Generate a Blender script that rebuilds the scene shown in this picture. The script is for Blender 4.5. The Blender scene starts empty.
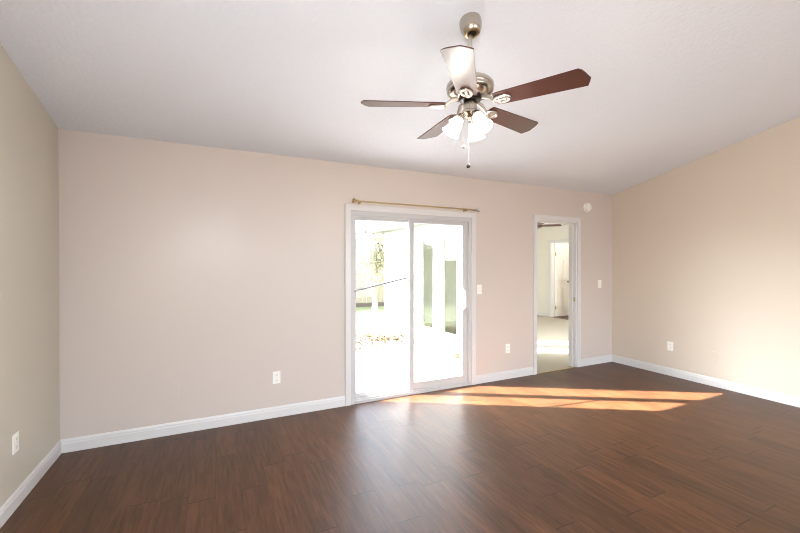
import bpy, bmesh, math, random
from mathutils import Vector, Matrix, Euler
R = math.radians
random.seed(7)
S = bpy.context.scene
C = S.collection

# ------------------------------------------------------------------ camera
XL, XR, D, H, SL = -1.077, 5.338, 3.780, 2.486, 0.2273     # room: left, right, far wall, eave height, ceiling slope
YF = -4.6                                                  # wall behind the camera
F_PX, YAW, PITCH = 383.4, 25.752, -0.33
cam = bpy.data.cameras.new('camera'); cam_o = bpy.data.objects.new('camera', cam); C.objects.link(cam_o)
cam.sensor_fit = 'HORIZONTAL'; cam.sensor_width = 36.0
cam.lens = F_PX / 800 * 36.0
cam.clip_start = 0.05
cam_o.location = (0, 0, 1.45)
cam_o.rotation_euler = (R(90 + PITCH), 0, R(-YAW))
S.camera = cam_o

# ------------------------------------------------------------------ world, sun, large lights, exposure
W = bpy.data.worlds.new('sky'); S.world = W; W.use_nodes = True
nt = W.node_tree; nt.nodes.clear()
wo = nt.nodes.new('ShaderNodeOutputWorld'); bg = nt.nodes.new('ShaderNodeBackground')
sky = nt.nodes.new('ShaderNodeTexSky'); sky.sky_type = 'NISHITA'; sky.sun_disc = False
sky.sun_elevation = R(34); sky.sun_rotation = R(-58); sky.air_density = 1.0; sky.dust_density = 3.0
hs = nt.nodes.new('ShaderNodeHueSaturation'); hs.inputs['Saturation'].default_value = 0.35
nt.links.new(sky.outputs[0], hs.inputs['Color']); tint = nt.nodes.new('ShaderNodeMix'); tint.data_type = 'RGBA'; tint.blend_type = 'MULTIPLY'; tint.inputs[0].default_value = 1.0
tint.inputs[7].default_value = (0.88, 0.97, 1.08, 1); nt.links.new(hs.outputs[0], tint.inputs[6]); nt.links.new(tint.outputs[2], bg.inputs[0])
bg.inputs[1].default_value = 2.7
nt.links.new(bg.outputs[0], wo.inputs[0])

sun = bpy.data.lights.new('sun', 'SUN'); sun.energy = 102; sun.angle = R(0.6); sun.color = (1.0, 0.92, 0.92)
sun_o = bpy.data.objects.new('sun', sun); C.objects.link(sun_o)
sun_o.rotation_euler = Vector((2.56, -1.55, -1.87)).to_track_quat('-Z', 'Y').to_euler()
sun_o.location = (-6, 9, 8)

def area(name, loc, direction, sx, sy, power, color):
    l = bpy.data.lights.new(name, 'AREA'); l.shape = 'RECTANGLE'; l.size = sx; l.size_y = sy
    l.energy = power; l.color = color
    o = bpy.data.objects.new(name, l); C.objects.link(o); o.location = loc
    o.rotation_euler = Vector(direction).to_track_quat('-Z', 'Y').to_euler()
    return o
area('front_fill', (3.1, YF - 0.16, 1.40), (0.15, 1, 0.15), 3.8, 2.2, 75, (0.86, 0.95, 1.06))  # unseen fill light, added behind the camera to brighten the room
area('side_fill', (XL - 0.10, -1.7, 1.35), (1, 0.16, 0.10), 2.2, 1.7, 118, (1.0, 0.90, 0.78))  # warm fill added out of view to lift the right side
area('bedroom_fill', (6.7, D - 0.06, 1.5), (0, 1, 0.05), 1.8, 1.3, 80, (1.0, 0.95, 0.87))  # added fill that brightens the bedroom from its hidden side
area('camera_flash', (-0.08, -0.10, 1.79), (0.43, 0.9, 0.10), 0.14, 0.14, 27, (0.86, 0.95, 1.06))

S.view_settings.view_transform = 'Standard'; S.view_settings.look = 'None'
S.view_settings.gamma = 1.0; S.view_settings.use_curve_mapping = False
S.view_settings.exposure = 0.10
S.cycles.filter_width = 1.0

# ------------------------------------------------------------------ materials
def new_mat(name):
    m = bpy.data.materials.new(name); m.use_nodes = True
    return m, m.node_tree, m.node_tree.nodes['Principled BSDF']
def N(t, kind, **kw):
    n = t.nodes.new(kind)
    for k, v in kw.items(): setattr(n, k, v)
    return n
def math_node(t, op, a, b=None):
    n = N(t, 'ShaderNodeMath', operation=op)
    for i, v in enumerate((a, b)):
        if v is None: continue
        if isinstance(v, (int, float)): n.inputs[i].default_value = v
        else: t.links.new(v, n.inputs[i])
    return n.outputs[0]
def mixc(t, fac, a, b, mode='MIX'):
    n = N(t, 'ShaderNodeMix', data_type='RGBA', blend_type=mode)
    for idx, v in ((0, fac), (6, a), (7, b)):
        if isinstance(v, (int, float)): n.inputs[idx].default_value = v
        elif isinstance(v, tuple): n.inputs[idx].default_value = v if len(v) == 4 else (*v, 1)
        else: t.links.new(v, n.inputs[idx])
    return n.outputs[2]
def noise(t, vec, scale, detail=3, rough=0.5):
    n = N(t, 'ShaderNodeTexNoise'); n.inputs['Scale'].default_value = scale
    n.inputs['Detail'].default_value = detail; n.inputs['Roughness'].default_value = rough
    if vec is not None: t.links.new(vec, n.inputs['Vector'])
    return n
def simple(name, col, rough=0.5, metal=0.0, var=0.06, scale=6, bump=0.0, bscale=80, spec=0.5, coat=0.0):
    m, t, b = new_mat(name)
    tc = N(t, 'ShaderNodeTexCoord')
    n = noise(t, tc.outputs['Object'], scale, 4)
    lo = tuple(max(0, c * (1 - var)) for c in col); hi = tuple(min(1, c * (1 + var)) for c in col)
    t.links.new(mixc(t, n.outputs['Fac'], lo, hi), b.inputs['Base Color'])
    b.inputs['Roughness'].default_value = rough; b.inputs['Metallic'].default_value = metal
    b.inputs['Specular IOR Level'].default_value = spec; b.inputs['Coat Weight'].default_value = coat
    if bump:
        nb = noise(t, tc.outputs['Object'], bscale, 3)
        bp = N(t, 'ShaderNodeBump'); bp.inputs['Strength'].default_value = bump; bp.inputs['Distance'].default_value = 0.004
        t.links.new(nb.outputs['Fac'], bp.inputs['Height']); t.links.new(bp.outputs[0], b.inputs['Normal'])
    return m

M = {}
M['paint'] = simple('satin_beige_wall_paint', (0.60, 0.525, 0.468), 0.33, var=0.015, scale=1.2, bump=0.08, bscale=160, spec=0.45)
M['paint_warm_light'] = simple('satin_beige_paint_warm_light', (0.625, 0.545, 0.455), 0.42, var=0.015, scale=1.2, bump=0.08, bscale=160, spec=0.32)  # same wall paint, warmed to stand for orange bounce light off the floor
M['paint_olive_light'] = simple('satin_beige_paint_olive_light', (0.57, 0.525, 0.435), 0.40, var=0.015, scale=1.2, bump=0.08, bscale=160, spec=0.45)  # same beige paint; the olive cast of the light is put into the colour
M['ceiling'] = simple('textured_white_ceiling', (0.755, 0.785, 0.825), 0.85, var=0.02, scale=30, bump=0.7, bscale=38, spec=0.2)
M['trim'] = simple('white_gloss_trim', (0.66, 0.642, 0.625), 0.3, var=0.01, scale=3)
M['vinyl'] = simple('white_vinyl_frame', (0.53, 0.515, 0.505), 0.35, var=0.01, scale=3)
M['plate'] = simple('white_plastic_plate', (0.86, 0.83, 0.78), 0.35, var=0.01)
M['plate_paint'] = simple('painted_over_plate', (0.60, 0.525, 0.468), 0.4, var=0.01)
M['slot'] = simple('dark_slot', (0.08, 0.07, 0.06), 0.6)
M['nickel'] = simple('brushed_nickel', (0.52, 0.47, 0.40), 0.24, 1.0, var=0.08, scale=40)
M['pale_nickel'] = simple('pale_nickel', (0.66, 0.62, 0.57), 0.3, 1.0, var=0.05, scale=40)
M['bronze'] = simple('brown_bronze', (0.13, 0.07, 0.05), 0.6, 0.2)
M['brass'] = simple('antique_brass', (0.50, 0.38, 0.20), 0.28, 1.0, var=0.08, scale=30)
M['dark_metal'] = simple('dark_bronze_metal', (0.05, 0.045, 0.04), 0.3, 0.9)
M['steel'] = simple('steel_bar', (0.30, 0.30, 0.30), 0.4, 0.6)
M['concrete'] = simple('patio_concrete', (0.25, 0.245, 0.24), 0.9, var=0.08, scale=3, bump=0.2)
M['siding'] = simple('white_siding', (0.32, 0.32, 0.31), 0.6, var=0.02)
M['soffit'] = simple('grey_soffit', (0.12, 0.125, 0.12), 0.7, var=0.03)
M['grass'] = simple('lawn_grass', (0.13, 0.14, 0.06), 0.95, var=0.45, scale=1.3, bump=0.6, bscale=60)
M['bark'] = simple('pale_bark', (0.24, 0.21, 0.15), 0.9, var=0.25, scale=9, bump=0.4, bscale=30)
M['leaf'] = simple('pale_green_leaf', (0.15, 0.145, 0.09), 0.7, var=0.4, scale=5)
M['dry_leaf'] = simple('dry_leaf', (0.12, 0.075, 0.035), 0.85, var=0.5, scale=14)
M['brick'] = simple('red_clay', (0.14, 0.07, 0.045), 0.9, var=0.2, scale=20, bump=0.3)
M['carpet'] = simple('beige_carpet', (0.50, 0.45, 0.37), 0.98, var=0.22, scale=55, bump=0.6, bscale=220, spec=0.1)
M['bed_paint'] = simple('cream_bedroom_paint', (0.74, 0.71, 0.64), 0.6, var=0.015)
M['door_white'] = simple('white_door_paint', (0.84, 0.81, 0.75), 0.4, var=0.01)

def plank_mat():
    m, t, b = new_mat('walnut_vinyl_plank_floor')
    tc = N(t, 'ShaderNodeTexCoord'); sp = N(t, 'ShaderNodeSeparateXYZ'); t.links.new(tc.outputs['Object'], sp.inputs[0])
    w, L = 0.152, 0.93
    xs = math_node(t, 'DIVIDE', sp.outputs[0], w); row = math_node(t, 'FLOOR', xs); fx = math_node(t, 'FRACT', xs)
    wn = N(t, 'ShaderNodeTexWhiteNoise', noise_dimensions='1D'); t.links.new(row, wn.inputs['W'])
    ys = math_node(t, 'ADD', math_node(t, 'DIVIDE', sp.outputs[1], L), wn.outputs['Value'])
    idy = math_node(t, 'FLOOR', ys); fy = math_node(t, 'FRACT', ys)
    cv = N(t, 'ShaderNodeCombineXYZ'); t.links.new(row, cv.inputs[0]); t.links.new(idy, cv.inputs[1])
    wn2 = N(t, 'ShaderNodeTexWhiteNoise', noise_dimensions='2D'); t.links.new(cv.outputs[0], wn2.inputs['Vector'])
    # grain: coordinates stretched along the plank, shifted per plank
    off = N(t, 'ShaderNodeVectorMath', operation='SCALE'); t.links.new(wn2.outputs['Color'], off.inputs[0]); off.inputs['Scale'].default_value = 17
    st = N(t, 'ShaderNodeVectorMath', operation='MULTIPLY'); t.links.new(tc.outputs['Object'], st.inputs[0]); st.inputs[1].default_value = (1, 0.09, 1)
    ad = N(t, 'ShaderNodeVectorMath', operation='ADD'); t.links.new(st.outputs[0], ad.inputs[0]); t.links.new(off.outputs[0], ad.inputs[1])
    g1 = noise(t, ad.outputs[0], 42, 6, 0.65); g2 = noise(t, ad.outputs[0], 9, 3, 0.5)
    cr = N(t, 'ShaderNodeValToRGB'); t.links.new(g1.outputs['Fac'], cr.inputs[0])
    cr.color_ramp.elements[0].position = 0.30; cr.color_ramp.elements[0].color = (0.044, 0.0170, 0.0055, 1)
    cr.color_ramp.elements[1].position = 0.72; cr.color_ramp.elements[1].color = (0.140, 0.060, 0.026, 1)
    c2 = mixc(t, g2.outputs['Fac'], (0.72, 0.72, 0.72), (1.25, 1.25, 1.25))
    c3 = mixc(t, 1.0, cr.outputs[0], c2, 'MULTIPLY')
    tone = mixc(t, wn2.outputs['Value'], (0.84, 0.84, 0.84), (1.16, 1.14, 1.12))
    c4 = mixc(t, 1.0, c3, tone, 'MULTIPLY')
    # bevelled joints
    dx = math_node(t, 'MULTIPLY', math_node(t, 'MINIMUM', fx, math_node(t, 'SUBTRACT', 1.0, fx)), w)
    dy = math_node(t, 'MULTIPLY', math_node(t, 'MINIMUM', fy, math_node(t, 'SUBTRACT', 1.0, fy)), L)
    jx = math_node(t, 'LESS_THAN', dx, 0.0012); jy = math_node(t, 'LESS_THAN', dy, 0.0042)
    j = math_node(t, 'MAXIMUM', math_node(t, 'MULTIPLY', jx, 0.55), math_node(t, 'MULTIPLY', jy, 0.75))
    t.links.new(mixc(t, j, c4, (0.018, 0.009, 0.005)), b.inputs['Base Color'])
    rr = N(t, 'ShaderNodeMapRange'); t.links.new(g1.outputs['Fac'], rr.inputs[0]); rr.inputs[3].default_value = 0.36; rr.inputs[4].default_value = 0.46
    t.links.new(rr.outputs[0], b.inputs['Roughness'])
    b.inputs['Specular IOR Level'].default_value = 0.40
    hh = math_node(t, 'SUBTRACT', math_node(t, 'MULTIPLY', g1.outputs['Fac'], 0.12), j)
    bp = N(t, 'ShaderNodeBump'); bp.inputs['Strength'].default_value = 0.35; bp.inputs['Distance'].default_value = 0.002
    t.links.new(hh, bp.inputs['Height']); t.links.new(bp.outputs[0], b.inputs['Normal'])
    return m
M['plank'] = plank_mat()

def blade_mat():
    m, t, b = new_mat('mahogany_fan_blade')
    tc = N(t, 'ShaderNodeTexCoord')
    st = N(t, 'ShaderNodeVectorMath', operation='MULTIPLY'); t.links.new(tc.outputs['Object'], st.inputs[0]); st.inputs[1].default_value = (1, 14, 14)
    g = noise(t, st.outputs[0], 7, 5, 0.6)
    t.links.new(mixc(t, g.outputs['Fac'], (0.034, 0.009, 0.006), (0.105, 0.034, 0.024)), b.inputs['Base Color'])
    b.inputs['Roughness'].default_value = 0.34; b.inputs['Specular IOR Level'].default_value = 0.40
    b.inputs['Coat Weight'].default_value = 0.15; b.inputs['Coat Roughness'].default_value = 0.25
    return m
M['blade'] = blade_mat()

def glass_mat(name, tint):
    m, t, b = new_mat(name); t.nodes.remove(b)
    o = t.nodes['Material Output']; lw = N(t, 'ShaderNodeLayerWeight'); lw.inputs[0].default_value = 0.5
    fr = math_node(t, 'ADD', math_node(t, 'MULTIPLY', math_node(t, 'POWER', lw.outputs['Facing'], 5.0), 0.95), 0.042)
    tr = N(t, 'ShaderNodeBsdfTransparent'); tr.inputs[0].default_value = (*tint, 1)
    gl = N(t, 'ShaderNodeBsdfGlossy'); gl.inputs['Roughness'].default_value = 0.02
    mx = N(t, 'ShaderNodeMixShader'); t.links.new(fr, mx.inputs[0]); t.links.new(tr.outputs[0], mx.inputs[1]); t.links.new(gl.outputs[0], mx.inputs[2])
    t.links.new(mx.outputs[0], o.inputs[0])
    return m
M['glass'] = glass_mat('clear_pane_glass', (0.96, 0.98, 0.97))
M['tinted'] = glass_mat('grey_green_tinted_glass', (0.74, 0.77, 0.72))

def shade_mat():
    m, t, b = new_mat('lit_frosted_glass_shade')
    tc = N(t, 'ShaderNodeTexCoord'); n = noise(t, tc.outputs['Object'], 8, 2)
    t.links.new(mixc(t, n.outputs['Fac'], (0.9, 0.88, 0.84), (0.95, 0.93, 0.9)), b.inputs['Base Color'])
    b.inputs['Roughness'].default_value = 0.3
    b.inputs['Emission Color'].default_value = (1.0, 0.93, 0.82, 1); b.inputs['Emission Strength'].default_value = 1.8
    return m
M['shade'] = shade_mat()

def fence_mat():
    m, t, b = new_mat('weathered_fence_board')
    tc = N(t, 'ShaderNodeTexCoord'); st = N(t, 'ShaderNodeVectorMath', operation='MULTIPLY')
    t.links.new(tc.outputs['Object'], st.inputs[0]); st.inputs[1].default_value = (9, 9, 0.7)
    n = noise(t, st.outputs[0], 2.2, 5, 0.6)
    t.links.new(mixc(t, n.outputs['Fac'], (0.13, 0.11, 0.075), (0.21, 0.185, 0.135)), b.inputs['Base Color'])
    b.inputs['Roughness'].default_value = 0.9
    return m
M['fence'] = fence_mat()
M['dark_wood'] = simple('dark_fence_board', (0.05, 0.04, 0.03), 0.9, var=0.2)  # darker brown for the board along the fence foot

# ------------------------------------------------------------------ helpers
def bx(bm, x0, x1, y0, y1, z0, z1):
    r = bmesh.ops.create_cube(bm, size=1)
    bmesh.ops.scale(bm, vec=(abs(x1 - x0), abs(y1 - y0), abs(z1 - z0)), verts=r['verts'])
    bmesh.ops.translate(bm, vec=((x0 + x1) / 2, (y0 + y1) / 2, (z0 + z1) / 2), verts=r['verts'])
    return r['verts']
def box_bm(*a, bevel=0.0):
    bm = bmesh.new(); bx(bm, *a)
    if bevel: bmesh.ops.bevel(bm, geom=bm.edges[:], offset=bevel, segments=2, affect='EDGES', profile=0.7)
    return bm
def bev(bm, off, seg=2):
    bmesh.ops.bevel(bm, geom=bm.edges[:], offset=off, segments=seg, affect='EDGES', profile=0.7); return bm
def lathe(bm, prof, n=32, mat=None):
    """profile of (radius, z) turned about z"""
    rings = []; new = []
    for r, z in prof:
        if r < 1e-6: v = [bm.verts.new((0, 0, z))]
        else: v = [bm.verts.new((r * math.cos(2 * math.pi * k / n), r * math.sin(2 * math.pi * k / n), z)) for k in range(n)]
        rings.append(v); new += v
    for a, b in zip(rings, rings[1:]):
        for k in range(n):
            k2 = (k + 1) % n
            if len(a) == 1 and len(b) == 1: continue
            if len(a) == 1: bm.faces.new((a[0], b[k], b[k2]))
            elif len(b) == 1: bm.faces.new((a[k], a[k2], b[0]))
            else: bm.faces.new((a[k], a[k2], b[k2], b[k]))
    if mat is not None: bmesh.ops.transform(bm, matrix=mat, verts=new)
    return new
def tube(bm, pts, rad, n=10):
    pts = [Vector(p) for p in pts]; rads = rad if isinstance(rad, (list, tuple)) else [rad] * len(pts)
    rings = []; up = Vector((0, 0, 1))
    for i, p in enumerate(pts):
        d = (pts[min(i + 1, len(pts) - 1)] - pts[max(i - 1, 0)]).normalized()
        ref = up if abs(d.dot(up)) < 0.95 else Vector((1, 0, 0))
        a = d.cross(ref).normalized(); b = d.cross(a).normalized()
        rings.append([bm.verts.new(p + (a * math.cos(2 * math.pi * k / n) + b * math.sin(2 * math.pi * k / n)) * rads[i]) for k in range(n)])
    for r0, r1 in zip(rings, rings[1:]):
        for k in range(n): bm.faces.new((r0[k], r0[(k + 1) % n], r1[(k + 1) % n], r1[k]))
    bm.faces.new(rings[0][::-1]); bm.faces.new(rings[-1])
def poly_prism(bm, pts, z0, z1):
    lo = [bm.verts.new((x, y, z0)) for x, y in pts]; hi = [bm.verts.new((x, y, z1)) for x, y in pts]
    bm.faces.new(lo[::-1]); bm.faces.new(hi)
    for i in range(len(pts)):
        j = (i + 1) % len(pts); bm.faces.new((lo[i], lo[j], hi[j], hi[i]))
    return lo + hi
def obj(name, bm, mat, parent=None, loc=(0, 0, 0), smooth=False):
    bmesh.ops.recalc_face_normals(bm, faces=bm.faces[:])
    me = bpy.data.meshes.new(name); bm.to_mesh(me); bm.free()
    if smooth:
        for p in me.polygons: p.use_smooth = True
        try: me.set_sharp_from_angle(angle=R(40))
        except Exception: pass
    me.materials.append(mat)
    o = bpy.data.objects.new(name, me); C.objects.link(o); o.location = loc
    if parent: o.parent = parent
    return o
def tag(o, label, cat, group=None, kind=None):
    o['label'] = label; o['category'] = cat
    if group: o['group'] = group
    if kind: o['kind'] = kind
    return o
def thing(name, label, cat, loc=(0, 0, 0), rot=(0, 0, 0), group=None, kind=None):
    o = bpy.data.objects.new(name, None); C.objects.link(o); o.location = loc; o.rotation_euler = rot
    o.empty_display_size = 0.1
    return tag(o, label, cat, group, kind)
def struct(o, label, cat):
    return tag(o, label, cat, kind='structure')
def copy_tree(o, parent=None):
    c = o.copy(); C.objects.link(c)
    if parent: c.parent = parent
    for ch in list(o.children): copy_tree(ch, c)
    return c
def cz(y): return H + SL * (D - y)

# ------------------------------------------------------------------ the room
T = 0.12                                                   # wall thickness
SX0, SX1, SZ = 1.254, 2.772, 2.005                          # patio door opening
DX0, DX1, DZ = 3.822, 4.585, 2.045                          # doorway opening
struct(obj('floor', box_bm(XL - T, XR + T, YF - T, D, -0.10, 0.0), M['plank']), 'dark walnut plank floor of the empty room', 'floor')

bm = bmesh.new()                                            # far wall with its two openings
for a in ((XL - T, SX0, 0, 2.6), (SX0, SX1, SZ, 2.6), (SX1, DX0, 0, 2.6), (DX0, DX1, DZ, 2.6), (DX1, XR + T, 0, 2.6)):
    bx(bm, a[0], a[1], D, D + T, a[2] - (0.1 if a[2] == 0 else 0), a[3])
struct(obj('wall_back', bm, M['paint']), 'pinkish beige far wall with glass patio door and open doorway', 'wall')

def side_wall(name, x0, x1, label, mat):
    bm = bmesh.new()
    pts = [(YF - T, -0.1), (D + T, -0.1), (D + T, cz(D + T) + 0.05), (YF - T, cz(YF - T) + 0.05)]
    vs = poly_prism(bm, pts, x0, x1)
    for v in vs: v.co = Vector((v.co.z, v.co.x, v.co.y))
    return struct(obj(name, bm, mat), label, 'wall')
bm = bmesh.new()                                            # left wall with an added opening behind the camera for the side fill
for ya, yb, zb in ((YF - T, -2.9, None), (-2.9, -0.5, 'w'), (-0.5, D + T, None)):
    for lo, hi in (((-0.1, 0.45), (2.25, None)) if zb else ((-0.1, None),)):
        pts = [(ya, lo), (yb, lo), (yb, hi or cz(yb) + 0.05), (ya, hi or cz(ya) + 0.05)]
        vs = poly_prism(bm, pts, XL - T, XL)
        for v in vs: v.co = Vector((v.co.z, v.co.x, v.co.y))
struct(obj('wall_left', bm, M['paint_olive_light']), 'beige left wall, tinted for its olive light, under the sloping ceiling', 'wall')
side_wall('wall_right', XR, XR + T, 'beige right wall under the sloping ceiling', M['paint_warm_light'])

WX0, WX1, WZ0, WZ1 = 1.2, 5.0, 0.30, 2.50                   # added opening behind the camera for the front fill
bm = bmesh.new()
zt = cz(YF) + 0.1
for a in ((XL - T, WX0, -0.1, zt), (WX1, XR + T, -0.1, zt), (WX0, WX1, -0.1, WZ0), (WX0, WX1, WZ1, zt)):
    bx(bm, a[0], a[1], YF - T, YF, a[2], a[3])
struct(obj('wall_front', bm, M['paint']), 'beige wall behind the viewpoint with a wide opening added for fill light', 'wall')
bm = bmesh.new()
pts = [(YF - T - 0.1, cz(YF - T - 0.1)), (D + T, cz(D + T)), (D + T, cz(D + T) + 0.14), (YF - T - 0.1, cz(YF - T - 0.1) + 0.14)]
vs = poly_prism(bm, pts, XL - T - 0.1, XR + T + 0.1)
for v in vs: v.co = Vector((v.co.z, v.co.x, v.co.y))
struct(obj('ceiling', bm, M['ceiling']), 'textured off-white ceiling sloping up towards the viewer', 'ceiling')

# baseboards: stepped profile swept along the wall foot
BP = [(0, 0), (0.013, 0), (0.013, 0.068), (0.010, 0.074), (0.009, 0.086), (0.005, 0.096), (0.003, 0.102), (0, 0.102)]
def baseboard(name, p0, p1, nrm, label):
    bm = bmesh.new(); p0 = Vector(p0); p1 = Vector(p1); n = Vector(nrm)
    a = [bm.verts.new(p0 + n * d + Vector((0, 0, z))) for d, z in BP]
    b = [bm.verts.new(p1 + n * d + Vector((0, 0, z))) for d, z in BP]
    for i in range(len(BP)):
        j = (i + 1) % len(BP); bm.faces.new((a[i], a[j], b[j], b[i]))
    bm.faces.new(a[::-1]); bm.faces.new(b)
    return struct(obj(name, bm, M['trim']), label, 'baseboard')
baseboard('baseboard_back', (XL, D, 0), (1.204, D, 0), (0, -1, 0), 'white baseboard on the far wall left of the patio door')
baseboard('baseboard_middle', (2.830, D, 0), (3.764, D, 0), (0, -1, 0), 'white baseboard between patio door and doorway')
baseboard('baseboard_corner', (4.643, D, 0), (XR, D, 0), (0, -1, 0), 'short white baseboard between doorway and right corner')
baseboard('baseboard_left', (XL, YF, 0), (XL, D, 0), (1, 0, 0), 'white baseboard along the left wall')
baseboard('baseboard_right', (XR, YF, 0), (XR, D, 0), (-1, 0, 0), 'white baseboard along the right wall')

# doorway: casing and jambs
def casing_bm(x0, x1, zt, w, y, th=0.017):
    bm = bmesh.new()
    for (a, b, c, d) in ((x0 - w, x0, 0, zt + w), (x1, x1 + w, 0, zt + w), (x0, x1, zt, zt + w)):
        bx(bm, a, b, y - th, y, c, d)
    e = 0.016                                               # raised outer bead
    for (a, b, c, d) in ((x0 - w, x0 - w + e, 0, zt + w), (x1 + w - e, x1 + w, 0, zt + w), (x0 - w + e, x1 + w - e, zt + w - e, zt + w)):
        bx(bm, a, b, y - th - 0.006, y - th + 0.001, c, d)
    return bm
tr = struct(obj('trim_1', casing_bm(DX0 - 0.0, DX1 + 0.0, DZ, 0.058, D), M['trim']), 'white casing and jambs around the open doorway', 'trim')
bm = bmesh.new()
for a in ((DX0, DX0 + 0.018, 0, DZ), (DX1 - 0.018, DX1, 0, DZ), (DX0 + 0.018, DX1 - 0.018, DZ - 0.018, DZ)):
    bx(bm, a[0], a[1], D - 0.001, D + T + 0.001, a[2], a[3])
bx(bm, DX1 - 0.030, DX1 - 0.017, D + 0.045, D + 0.08, 0, DZ - 0.018)        # stop strip
bx(bm, DX0 + 0.017, DX0 + 0.030, D + 0.045, D + 0.08, 0, DZ - 0.018)
bx(bm, DX0 + 0.03, DX1 - 0.03, D + 0.045, D + 0.08, DZ - 0.030, DZ - 0.017)
obj('jamb', bm, M['trim'], tr)
o = obj('strike_plate', box_bm(DX1 - 0.0205, DX1 - 0.0165, D + 0.008, D + 0.036, 0.925, 0.985), M['brass'], tr)
o['label'] = 'small brass strike plate'
struct(obj('trim_2', box_bm(DX0 + 0.018, DX1 - 0.018, D - 0.01, D + 0.015, -0.02, 0.006, bevel=0.003), M['brass']), 'thin threshold strip where plank floor meets carpet', 'trim')

# ------------------------------------------------------------------ patio door
pd = thing('door_1', 'white framed sliding glass patio door in the far wall', 'door', ((SX0 + SX1) / 2, D, 0), kind='structure')
def P(bm): bmesh.ops.translate(bm, vec=(-(SX0 + SX1) / 2, -D, 0), verts=bm.verts[:]); return bm
obj('casing', P(casing_bm(SX0, SX1, SZ, 0.058, D)), M['trim'], pd)
bm = bmesh.new()
for a in ((SX0, SX0 + 0.038, 0, SZ), (SX1 - 0.038, SX1, 0, SZ), (SX0 + 0.038, SX1 - 0.038, SZ - 0.045, SZ), (SX0 + 0.038, SX1 - 0.038, -0.02, 0.03)):
    bx(bm, a[0], a[1], D - 0.006, D + T + 0.01, a[2], a[3])
for y in (D + 0.012, D + 0.054, D + 0.10):                   # track ribs on sill and head
    bx(bm, SX0 + 0.038, SX1 - 0.038, y - 0.003, y + 0.003, 0.03, 0.046)
    bx(bm, SX0 + 0.038, SX1 - 0.038, y - 0.003, y + 0.003, SZ - 0.06, SZ - 0.045)
obj('frame', P(bm), M['vinyl'], pd)
def panel(name, x0, x1, z0, z1, y0, y1, st0, st1, top, bot):
    bm = bmesh.new()
    for a in ((x0, x0 + st0, z0, z1), (x1 - st1, x1, z0, z1), (x0 + st0, x1 - st1, z1 - top, z1), (x0 + st0, x1 - st1, z0, z0 + bot)):
        bx(bm, a[0], a[1], y0, y1, a[2], a[3])
    f = obj(name, P(bm), M['vinyl'], pd)
    ym = (y0 + y1) / 2
    obj('pane', P(box_bm(x0 + st0 - 0.005, x1 - st1 + 0.005, ym - 0.003, ym + 0.003, z0 + bot - 0.005, z1 - top + 0.005)), M['glass'], f)
    return f
fixed = panel('fixed_panel', SX0 + 0.036, 2.030, 0.03, SZ - 0.047, D + 0.064, D + 0.098, 0.048, 0.062, 0.040, 0.055)
slide = panel('sliding_panel', 1.945, SX1 - 0.036, 0.032, SZ - 0.047, D + 0.018, D + 0.050, 0.062, 0.075, 0.048, 0.090)
bm = bmesh.new()
bx(bm, 2.668, 2.690, D + 0.012, D + 0.019, 0.90, 1.16)
bx(bm, 2.671, 2.687, D - 0.022, D - 0.012, 0.935, 1.125); bx(bm, 2.671, 2.687, D - 0.014, D + 0.014, 0.925, 0.95); bx(bm, 2.671, 2.687, D - 0.014, D + 0.014, 1.11, 1.135)
obj('handle', P(bev(bm, 0.002)), M['vinyl'], slide)

# security bar across the fixed pane
sb = thing('security_bar', 'thin grey security bar slanting across the left patio door pane', 'bar', (SX0 + 0.04, D + 0.048, 1.165))
bm = bmesh.new(); tube(bm, [(0.0, 0, 0), (0.645, 0, 0.135)], 0.012); obj('rod', bm, M['steel'], sb)
bm = bmesh.new(); bx(bm, -0.003, 0.016, -0.012, 0.014, -0.03, 0.03); obj('hinge_bracket', bev(bm, 0.002), M['vinyl'], sb)
bm = bmesh.new(); bx(bm, 0.63, 0.648, -0.010, 0.010, 0.115, 0.155); obj('end_cap', bev(bm, 0.002), M['vinyl'], sb)

# ------------------------------------------------------------------ curtain rod
yr, zr = D - 0.065, 2.096
cr = thing('curtain_rod', 'thin antique brass curtain rod above the patio door', 'curtain rod', (2.05, D, zr))
x0, x1 = 1.310 - 2.05, 2.805 - 2.05
bm = bmesh.new(); tube(bm, [(x0, -0.065, 0), (x1, -0.065, 0)], 0.0075, 14); obj('rod', bm, M['brass'], cr, smooth=True)
fin = [(0, 0), (0.010, 0), (0.010, 0.012), (0.014, 0.018), (0.030, 0.048), (0.032, 0.056), (0.022, 0.060), (0, 0.062)]
bm = bmesh.new(); lathe(bm, fin, 4, Matrix.Translation((x0 + 0.01, -0.065, 0)) @ Matrix.Rotation(R(-90), 4, 'Y') @ Matrix.Rotation(R(45), 4, 'Z')); obj('finial', bm, M['brass'], cr)
knob = [(0, 0), (0.010, 0), (0.010, 0.010), (0.020, 0.018), (0.027, 0.032), (0.024, 0.048), (0.012, 0.056), (0, 0.057)]
bm = bmesh.new(); lathe(bm, knob, 8, Matrix.Translation((x1 - 0.01, -0.065, 0)) @ Matrix.Rotation(R(90), 4, 'Y')); f2 = obj('finial', bm, M['pale_nickel'], cr); f2['label'] = 'pale faceted end knob'
for xb in (1.345 - 2.05, 2.662 - 2.05):
    bm = bmesh.new(); bx(bm, xb - 0.008, xb + 0.008, -0.004, 0, -0.035, 0.025); bx(bm, xb - 0.005, xb + 0.005, -0.07, 0, -0.018, -0.008); bx(bm, xb - 0.005, xb + 0.005, -0.078, -0.072, -0.018, 0.004)
    obj('bracket', bev(bm, 0.0012), M['brass'], cr)

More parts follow.
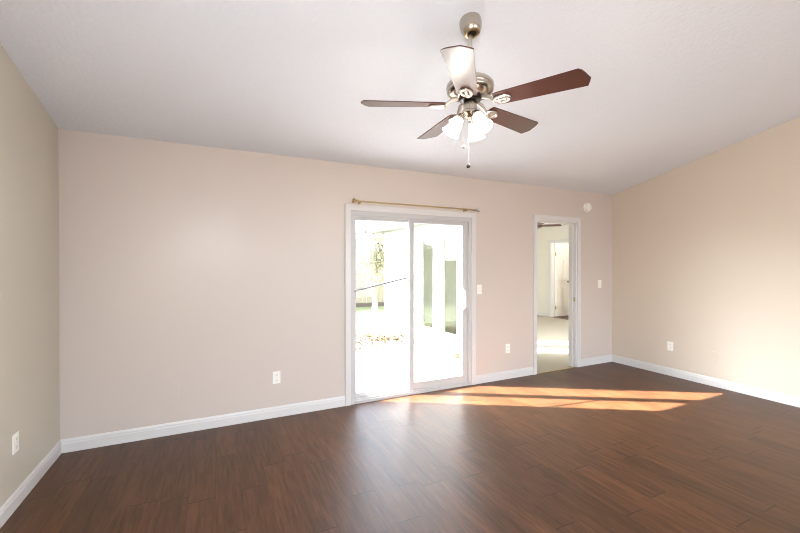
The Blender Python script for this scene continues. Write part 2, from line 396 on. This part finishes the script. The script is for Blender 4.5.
# ------------------------------------------------------------------ wall plates (local: x across, -y out of the wall, z up)
def outlet(label, loc, rz=0, group='duplex outlets on the walls'):
    t = thing('electrical_outlet', label, 'outlet', loc, (0, 0, rz), group)
    obj('cover_plate', box_bm(-0.035, 0.035, -0.006, 0, -0.0575, 0.0575, bevel=0.0025), M['plate'], t)
    for s in (-1, 1):
        bm = bmesh.new(); bx(bm, -0.017, 0.017, -0.0085, -0.004, s * 0.0255 - 0.014, s * 0.0255 + 0.014)
        rc = obj('receptacle', bev(bm, 0.003), M['plate'], t)
        bm = bmesh.new()
        for dx in (-0.0065, 0.0065): bx(bm, dx - 0.0012, dx + 0.0012, -0.0089, -0.008, s * 0.0255 - 0.003, s * 0.0255 + 0.006)
        bx(bm, -0.0025, 0.0025, -0.0089, -0.008, s * 0.0255 - 0.011, s * 0.0255 - 0.006)
        obj('slots', bm, M['slot'], rc)
    return t
def switch(label, loc, rz=0):
    t = thing('light_switch', label, 'light switch', loc, (0, 0, rz), 'light switches on the far wall')
    obj('cover_plate', box_bm(-0.035, 0.035, -0.006, 0, -0.0575, 0.0575, bevel=0.0025), M['plate'], t)
    bm = bmesh.new(); bx(bm, -0.006, 0.006, -0.007, -0.004, -0.013, 0.013); bx(bm, -0.004, 0.004, -0.016, -0.005, 0.000, 0.009)
    obj('toggle', bev(bm, 0.0012), M['plate'], t)
    return t
def blank(label, loc, rz=0, paint='plate_paint'):
    t = thing('blank_cover_plate', label, 'wall plate', loc, (0, 0, rz), 'painted over wall plates')
    obj('cover_plate', box_bm(-0.037, 0.037, -0.009, 0, -0.0600, 0.0600, bevel=0.0025), M[paint], t)
    for s in (-1, 1):
        bm = bmesh.new(); lathe(bm, [(0, -0.0065), (0.003, -0.006), (0.003, -0.004)], 10, Matrix.Translation((0, 0, s * 0.021)) @ Matrix.Rotation(R(-90), 4, 'X') @ Matrix.Scale(-1, 4, (0, 0, 1)))
        bmesh.ops.translate(bm, vec=(0, -0.0145, 0), verts=bm.verts[:])
        obj('screw', bm, M[paint], t)
    return t
outlet('white duplex outlet on the far wall between left corner and patio door', (0.523, D, 0.377))
outlet('white duplex outlet on the far wall between patio door and doorway', (3.336, D, 0.383))
outlet('white duplex outlet on the right wall', (XR, 2.961, 0.384), R(-90))
outlet('white duplex outlet on the left wall close to the corner', (XL, 3.05, 0.385), R(90))
switch('white toggle switch plate just right of the patio door', (2.892, D, 1.145))
switch('white toggle switch plate between the doorway and the right corner', (5.061, D, 1.162))
blank('beige painted blank plate low on the far wall, left of the outlet', (-0.318, D, 0.373))
blank('beige painted blank plate low on the right wall, right of the outlet', (XR, 2.462, 0.355), R(-90), 'paint_warm_light')

sd = thing('smoke_detector', 'round white smoke detector above the doorway corner', 'smoke detector', (4.785, D, 2.262))
RX = Matrix.Rotation(R(90), 4, 'X')
bm = bmesh.new(); lathe(bm, [(0, 0), (0.068, 0), (0.068, 0.010), (0.064, 0.013), (0, 0.013)], 40, RX); obj('base', bm, M['plate'], sd, smooth=True)
bm = bmesh.new(); lathe(bm, [(0.058, 0.012), (0.060, 0.026), (0.055, 0.038), (0.040, 0.044), (0.020, 0.046), (0.018, 0.050), (0, 0.051)], 40, RX); obj('cover', bm, M['plate'], sd, smooth=True)

# ------------------------------------------------------------------ ceiling fans
def blade_outline(r0, r1):
    # (along, across): narrow root, wide tip with a clipped ogee end
    return [(r0, -0.052), (r0 + 0.02, -0.058), (r1 - 0.046, -0.077), (r1 - 0.030, -0.060), (r1 - 0.018, -0.034), (r1 - 0.010, -0.010), (r1, 0.018),
            (r1 - 0.006, 0.040), (r1 - 0.020, 0.077), (r0 + 0.02, 0.058), (r0, 0.052)]
def make_fan(label, loc, azimuth, ceil_z, tilt, R1, lit, chains, nickel='nickel', pale='pale_nickel'):
    t = thing('ceiling_fan', label, 'ceiling fan', loc, (0, 0, 0))
    top = ceil_z - loc[2]
    can = [(0, 0.0), (0.064, 0.0), (0.066, -0.010), (0.066, -0.034), (0.061, -0.060), (0.052, -0.080), (0.045, -0.088), (0.041, -0.088), (0.041, -0.080), (0, -0.080)]
    MT = Matrix.Translation((0, 0, top)) @ Matrix.Rotation(tilt, 4, 'X')
    bm = bmesh.new(); lathe(bm, can, 36, MT); cn = obj('canopy', bm, M[nickel], t, smooth=True)
    bm = bmesh.new(); lathe(bm, [(0.043, -0.086), (0.040, -0.094), (0.030, -0.096), (0.027, -0.090), (0.027, -0.078)], 28, MT); o = obj('canopy_collar', bm, M['brass'], cn, smooth=True); o['label'] = 'brassy ring at the bottom of the canopy'
    bm = bmesh.new(); lathe(bm, [(0, -0.088), (0.022, -0.088), (0.026, -0.082), (0.026, -0.078)], 24, MT); o = obj('hanger_ball', bm, M['dark_metal'], cn, smooth=True); o['label'] = 'dark hanger ball inside the canopy ring'
    bm = bmesh.new(); tube(bm, [(0, 0, 0.14), (0, 0, top - 0.09)], 0.0145, 16); obj('downrod', bm, M[pale], t, smooth=True)
    mot = [(0, 0.185), (0.022, 0.185), (0.024, 0.165), (0.050, 0.158), (0.098, 0.150), (0.128, 0.138), (0.140, 0.122), (0.142, 0.106), (0.138, 0.098),
           (0.140, 0.092), (0.136, 0.078), (0.122, 0.066), (0.100, 0.056), (0.075, 0.050), (0, 0.048)]
    bm = bmesh.new(); lathe(bm, mot, 48); mh = obj('motor_housing', bm, M[nickel], t, smooth=True)
    bm = bmesh.new(); lathe(bm, [(0, 0.052), (0.066, 0.051), (0.070, 0.040), (0.062, 0.028), (0, 0.027)], 36); o = obj('flywheel', bm, M['dark_metal'], mh, smooth=True); o['label'] = 'dark ring under the motor'
    for k in range(5):
        a = azimuth + k * 2 * math.pi / 5
        rot = Matrix.Rotation(a, 4, 'Z') @ Matrix.Rotation(R(-11), 4, 'X')
        bm = bmesh.new(); poly_prism(bm, blade_outline(0.155, R1), 0.0, 0.006)
        b = obj('blade', bm, M['blade'], t); b.rotation_euler = rot.to_euler()
        bm = bmesh.new()                                     # iron: curved arm from the motor and an open paw under the blade
        tube(bm, [(0.075, 0, 0.040), (0.105, 0, 0.034), (0.130, 0, 0.016), (0.150, 0, -0.004), (0.175, 0, -0.007)], [0.012, 0.013, 0.011, 0.010, 0.010], 10)
        ring = [(0.196 + 0.044 * math.cos(u), 0.029 * math.sin(u), -0.006) for u in [2 * math.pi * i / 20 for i in range(21)]]
        tube(bm, ring, 0.0095, 8)
        tube(bm, [(0.155, 0, -0.006), (0.240, 0, -0.006)], 0.008, 8)
        for sx, sy in ((0.185, 0.014), (0.185, -0.014), (0.222, 0.0)):
            lathe(bm, [(0, -0.019), (0.006, -0.017), (0.007, -0.010), (0.007, 0.0)], 10, Matrix.Translation((sx, sy, 0)))
        obj('blade_iron', bm, M[pale], b, smooth=True)
    sw = [(0, 0.030), (0.034, 0.030), (0.040, 0.018), (0.042, -0.030), (0.050, -0.036), (0.052, -0.050), (0.040, -0.066), (0.018, -0.074), (0.012, -0.088), (0, -0.092)]
    bm = bmesh.new(); lathe(bm, sw, 36); obj('light_kit', bm, M[nickel], t, smooth=True)
    if lit:
        for k in range(3):
            a = R(154.25) + k * 2 * math.pi / 3
            ax = Vector((math.cos(a) * 0.53, math.sin(a) * 0.53, -0.85)).normalized()
            q = ax.to_track_quat('Z', 'Y').to_matrix().to_4x4()
            nk = Vector((math.cos(a) * 0.052, math.sin(a) * 0.052, -0.060))
            mt = Matrix.Translation(nk) @ q
            bm = bmesh.new(); tube(bm, [(math.cos(a) * 0.03, math.sin(a) * 0.03, -0.035), nk - ax * 0.004], 0.011, 10)
            lathe(bm, [(0, -0.006), (0.020, -0.004), (0.026, 0.008), (0.027, 0.020), (0.024, 0.022)], 24, mt)
            sk = obj('shade_holder', bm, M[nickel], t, smooth=True)
            out = [(0.023, 0.012), (0.027, 0.022), (0.034, 0.038), (0.039, 0.058), (0.042, 0.080), (0.046, 0.100), (0.052, 0.116), (0.057, 0.124)]
            inn = [(r - 0.003, z) for r, z in out][::-1]
            bm = bmesh.new(); lathe(bm, out + inn, 36, mt); s = obj('lamp_shade', bm, M['shade'], t, smooth=True); s['label'] = 'glowing white bell glass shade'
            bm = bmesh.new(); lathe(bm, [(0, 0.010), (0.012, 0.012), (0.014, 0.030), (0.022, 0.054), (0.023, 0.070), (0.016, 0.088), (0, 0.094)], 20, mt); obj('bulb', bm, M['shade'], s, smooth=True)
            l = bpy.data.lights.new('fan_bulb', 'POINT'); l.energy = 3.5; l.color = (1.0, 0.91, 0.80); l.shadow_soft_size = 0.045
            lo = bpy.data.objects.new('fan_bulb', l); C.objects.link(lo); lo.parent = t; lo.location = nk + ax * 0.185
    for (cx, cy, z1) in chains:
        bm = bmesh.new(); tube(bm, [(cx, cy, -0.045), (cx, cy, z1 + 0.012)], 0.0011, 6)
        ch = obj('pull_chain', bm, M['steel'], t)
        bm = bmesh.new(); bmesh.ops.create_uvsphere(bm, u_segments=16, v_segments=10, radius=0.0125, matrix=Matrix.Translation((cx, cy, z1)))
        obj('pull_ball', bm, M['dark_metal'] if z1 < -0.3 else M['steel'], ch, smooth=True)
    return t
FX, FY, FZ = 1.384, 1.900, 2.404
rx, ry = math.cos(R(-YAW)), math.sin(R(-YAW))
make_fan('brushed nickel ceiling fan with five mahogany blades and three glowing lamp shades', (FX, FY, FZ), R(-59.5), cz(FY), R(-12.8), 0.655, True,
         [(-0.037 * rx, -0.037 * ry, -0.245), (-0.002 * rx + 0.02, -0.002 * ry + 0.04, -0.352)])

# ------------------------------------------------------------------ bedroom through the doorway
BX1, BY0, BY1, BZ = 8.30, D + T, 8.20, 2.49
WXO, WXI = 3.60, 3.72                                       # wing wall, outer and inner face
struct(obj('floor_bedroom', box_bm(WXO, BX1, BY0 - T + 0.001, BY1 + T, -0.10, -0.001), M['carpet']), 'beige carpet of the bedroom beyond the doorway', 'floor')
WIN = [(5.30, 5.83), (6.07, 6.60)]; WZ = (0.22, 1.93)
bm = bmesh.new()
ys = [BY0, WIN[0][0], WIN[0][1], WIN[1][0], WIN[1][1], BY1 + T]
for i in range(0, 5, 2): bx(bm, WXO, WXI, ys[i], ys[i + 1], -0.2, 2.6)
for a, b in WIN: bx(bm, WXO, WXI, a, b, -0.2, WZ[0]); bx(bm, WXO, WXI, a, b, WZ[1], 2.6)
struct(obj('wall_wing', bm, M['siding']), 'white sunlit outside wall beyond the right patio door pane', 'wall')
DY0, DY1, BDZ = 7.06, 7.68, 2.05                             # door opening in the bedroom's right wall
bm = bmesh.new()
bx(bm, BX1, BX1 + T, BY0 - T, DY0, -0.1, 2.6); bx(bm, BX1, BX1 + T, DY1, BY1 + T, -0.1, 2.6); bx(bm, BX1, BX1 + T, DY0, DY1, BDZ, 2.6)
struct(obj('wall_bedroom', bm, M['bed_paint']), 'cream bedroom wall holding the white panel door', 'wall')
bm = bmesh.new()
bx(bm, WXI, BX1 + T, BY1, BY1 + T, -0.1, 2.6)
struct(obj('wall_bedroom_back', bm, M['bed_paint']), 'cream end wall of the bedroom', 'wall')
bm = bmesh.new()
for a in ((XR + T, 5.8, -0.1, 2.6), (7.6, BX1 + T, -0.1, 2.6), (5.8, 7.6, -0.1, 0.85), (5.8, 7.6, 2.15, 2.6)): bx(bm, a[0], a[1], BY0 - T, BY0, a[2], a[3])  # hidden opening added to let the bedroom fill through
struct(obj('wall_bedroom_front', bm, M['bed_paint']), 'cream near wall of the bedroom with an opening added for fill light', 'wall')
struct(obj('ceiling_bedroom', box_bm(WXO, BX1 + T, BY0, BY1 + T, BZ, BZ + 0.12), M['ceiling']), 'flat white bedroom ceiling', 'ceiling')
baseboard('baseboard_bedroom', (BX1, BY1, 0), (BX1, DY1 + 0.065, 0), (-1, 0, 0), 'white baseboard at the foot of the cream bedroom wall')
baseboard('baseboard_bedroom_right', (BX1, DY0 - 0.065, 0), (BX1, BY0, 0), (-1, 0, 0), 'white baseboard right of the panel door')
for i, (a, b) in enumerate(WIN):
    w = thing('window_%d' % (i + 1), ['tall white framed window in the outside wall, nearer one', 'tall white framed window in the outside wall, farther one'][i], 'window', (WXO, (a + b) / 2, WZ[0]), kind='structure')
    h = WZ[1] - WZ[0]; hw = (b - a) / 2
    bm = bmesh.new()
    for c in ((-hw, -hw + 0.03, 0, h), (hw - 0.03, hw, 0, h), (-hw + 0.03, hw - 0.03, 0, 0.03), (-hw + 0.03, hw - 0.03, h - 0.03, h)): bx(bm, 0.02, 0.09, c[0], c[1], c[2], c[3])
    f = obj('window_frame', bm, M['vinyl'], w)
    obj('pane', box_bm(0.050, 0.056, -hw + 0.026, hw - 0.026, 0.026, h - 0.026), M['tinted'], w)
# panel door standing open into the lobby behind it
dr = thing('door_2', 'white six panel door standing open beyond the bedroom', 'door', (BX1 + T - 0.01, DY1 - 0.02, 0.012), (0, 0, R(4)), kind='structure')
bm = bmesh.new(); bx(bm, 0.0, 0.60, -0.030, 0.0, 0, 2.02); leaf = obj('leaf', bm, M['door_white'], dr)
bm = bmesh.new()
for x0, x1 in ((0.09, 0.27), (0.33, 0.51)):
    for z0, z1 in ((0.22, 0.80), (0.98, 1.56), (1.66, 1.90)):
        vs = bx(bm, x0, x1, -0.038, -0.028, z0, z1)
bev(bm, 0.008, 2); obj('raised_panels', bm, M['door_white'], leaf)
bm = bmesh.new(); lathe(bm, [(0, 0.066), (0.02, 0.064), (0.028, 0.052), (0.026, 0.038), (0.012, 0.026), (0.012, 0.008), (0.030, 0.006), (0.030, 0)], 20, Matrix.Translation((0.54, -0.030, 0.95)) @ RX)
obj('knob', bm, M['dark_metal'], leaf, smooth=True)
for z in (0.25, 1.72):
    bm = bmesh.new(); bx(bm, -0.012, 0.030, -0.045, -0.0305, z - 0.05, z + 0.05); o = obj('hinge', bev(bm, 0.003), M['brass'], leaf); o['label'] = 'brass hinge'
bm = casing_bm(DY0, DY1, BDZ, 0.058, 0)
for v in bm.verts: v.co = Vector((BX1 + v.co.y, v.co.x, v.co.z))
for a in ((DY0, DY0 + 0.016, 0, BDZ), (DY1 - 0.016, DY1, 0, BDZ), (DY0 + 0.016, DY1 - 0.016, BDZ - 0.016, BDZ)): bx(bm, BX1 - 0.001, BX1 + T + 0.001, a[0], a[1], a[2], a[3])
struct(obj('trim_3', bm, M['trim']), 'white casing around the panel door in the bedroom', 'trim')
# lobby behind the panel door
LX1 = 10.4
struct(obj('floor_lobby', box_bm(BX1, LX1, 6.2, 8.6, -0.10, -0.0005), M['plank']), 'wood floor glimpsed under the white panel door', 'floor')
bm = bmesh.new(); bx(bm, LX1, LX1 + T, 6.2, 8.6, -0.1, 2.6); bx(bm, BX1 + T, LX1, 8.5, 8.6, -0.1, 2.6); bx(bm, BX1 + T, LX1, 6.2, 6.3, -0.1, 2.6)
struct(obj('wall_lobby', bm, M['bed_paint']), 'cream lobby walls behind the white panel door', 'wall')
struct(obj('ceiling_lobby', box_bm(BX1 + T, LX1 + T, 6.2, 8.6, BZ, BZ + 0.12), M['ceiling']), 'lobby ceiling behind the panel door', 'ceiling')
l = bpy.data.lights.new('lobby_fill', 'POINT'); l.energy = 20; l.color = (1, 0.93, 0.82); l.shadow_soft_size = 0.12  # unseen point light added to brighten the panel door and lobby
lo = bpy.data.objects.new('lobby_fill', l); C.objects.link(lo); lo.location = (8.95, 6.75, 2.2)
make_fan('ceiling fan with mahogany blades seen through the doorway, close under the bedroom ceiling', (5.85, 5.95, 2.235), R(-44), BZ, 0.0, 0.60, False, [], 'bronze', 'bronze')

# ------------------------------------------------------------------ outside
struct(obj('patio', box_bm(-3.0, WXO, D + T, 7.35, -0.20, -0.06), M['concrete']), 'pale concrete patio slab outside the glass door', 'patio')
struct(obj('lawn', box_bm(-14, 16, 7.35, 18, -0.30, -0.10), M['grass']), 'sunny green lawn beyond the patio', 'lawn')
bm = bmesh.new(); bx(bm, 3.30, WXO, D + T, BY1 + 0.42, 2.20, 2.23); bx(bm, 3.27, 3.30, D + T, BY1 + 0.42, 2.19, 2.36)
bx(bm, 3.27, WXO, BY1 + 0.40, BY1 + 0.42, 2.19, 2.40); bx(bm, 3.27, WXO, D + T, BY1 + 0.42, 2.36, 2.39)
struct(obj('trim_4', bm, M['soffit']), 'grey eave and soffit along the white outside wall', 'trim')

fe = thing('wooden_fence', 'weathered wooden board fence behind the tree', 'fence', (2.5, 13.2, -0.10))
for x in range(-14, 15, 2):
    obj('post', box_bm(x - 0.05, x + 0.05, 0.03, 0.13, 0, 1.72), M['fence'], fe)
for z in (0.35, 1.35): obj('rail', box_bm(-14, 14, 0.0, 0.04, z, z + 0.09), M['fence'], fe)
bm = bmesh.new(); x = -14
while x < 14:
    bx(bm, x, x + 0.138, -0.02, 0.0, 0.10 + random.uniform(-0.01, 0.01), 1.70 + random.uniform(-0.015, 0.015)); x += 0.146
obj('boards', bm, M['fence'], fe)
obj('kickboard', box_bm(-14, 14, -0.045, -0.02, 0.0, 0.14), M['dark_wood'], fe)

def make_tree(name, label, loc, h, seed, spread=1.0, dense=3):
    rnd = random.Random(seed); t = thing(name, label, 'tree', loc, group='trees beyond the patio')
    bm = bmesh.new(); ends = []
    def grow(p, d, length, rad, depth):
        pts = [p.copy()]; rr = [rad]; q = p.copy(); dd = d.copy()
        for i in range(5):
            dd = (dd + Vector((rnd.uniform(-.12, .12), rnd.uniform(-.12, .12), .05))).normalized(); q = q + dd * length / 5
            pts.append(q.copy()); rr.append(rad * (1 - 0.11 * (i + 1)))
        tube(bm, pts, rr, 8)
        if depth >= 2:
            ends.extend(pts[1:])
        if depth < 4:
            for k in range(3 if depth else 4):
                a = rnd.uniform(0, 6.28); tilt = rnd.uniform(.25, .7) if depth else rnd.uniform(.10, .36)
                nd = (dd + Vector((math.cos(a), math.sin(a), 0)) * math.tan(tilt) * spread).normalized()
                grow(pts[-1] if depth == 0 else pts[rnd.randint(2, 5)], nd, length * rnd.uniform(.6, .85) * (1.9 if depth == 0 else 1), rr[-1] * .72, depth + 1)
    grow(Vector((0, 0, -0.05)), Vector((0.03, 0, 1)), h * 0.14, 0.13, 0)
    obj('trunk', bm, M['bark'], t, smooth=True)
    bm = bmesh.new()
    for p in ends:
        for k in range(dense):
            c = p + Vector((rnd.gauss(0, .22), rnd.gauss(0, .22), rnd.gauss(0, .2))); s = rnd.uniform(.025, .055)
            e = Euler((rnd.uniform(0, 6.28), rnd.uniform(0, 6.28), rnd.uniform(0, 6.28))).to_matrix()
            vs = [bm.verts.new(c + e @ Vector(v)) for v in ((-s * 1.4, 0, 0), (0, -s * .6, s * .12), (s * 1.4, 0, 0), (0, s * .6, s * .12))]
            bm.faces.new(vs)
    obj('foliage', bm, M['leaf'], t)
    return t
make_tree('garden_tree', 'pale multi-stemmed tree in front of the wooden fence', (4.74, 11.7, -0.10), 4.7, 3, 1.4, 7)
make_tree('garden_tree', 'leafy tree rising behind the wooden fence, mirrored in the windows', (-1.3, 15.2, -0.10), 4.6, 11, 1.3, 9)
make_tree('garden_tree', 'leafy tree behind the wooden fence, left of the mirrored one', (-5.4, 16.2, -0.10), 4.4, 21, 1.4, 9)

bm = bmesh.new(); rnd = random.Random(5)
for i in range(800):
    u = max(-1.3, min(0.70, rnd.gauss(0.0, .5))); v = max(-.7, min(.8, rnd.gauss(0, .27))); s = rnd.uniform(.02, .045)
    c = Vector((u, v, max(0, .06 - .1 * abs(u) + rnd.uniform(-.02, .03)) + 0.012)); e = Euler((rnd.uniform(-.8, .8), rnd.uniform(-.8, .8), rnd.uniform(0, 6.28))).to_matrix()
    vs = [bm.verts.new(c + e @ Vector(q)) for q in ((-s * 1.3, 0, 0), (0, -s * .6, s * .2), (s * 1.3, 0, 0), (0, s * .6, s * .2))]; bm.faces.new(vs)
tag(obj('dry_leaves', bm, M['dry_leaf'], loc=(2.80, 6.95, -0.06)), 'dry brown leaves scattered on the patio near the lawn', 'leaves', kind='stuff')
tag(obj('brick', bev(box_bm(-0.05, 0.05, -0.045, 0.045, 0, 0.085), 0.006), M['brick'], loc=(3.50, 5.18, -0.06)), 'small reddish brick on the patio against the white wall', 'brick')
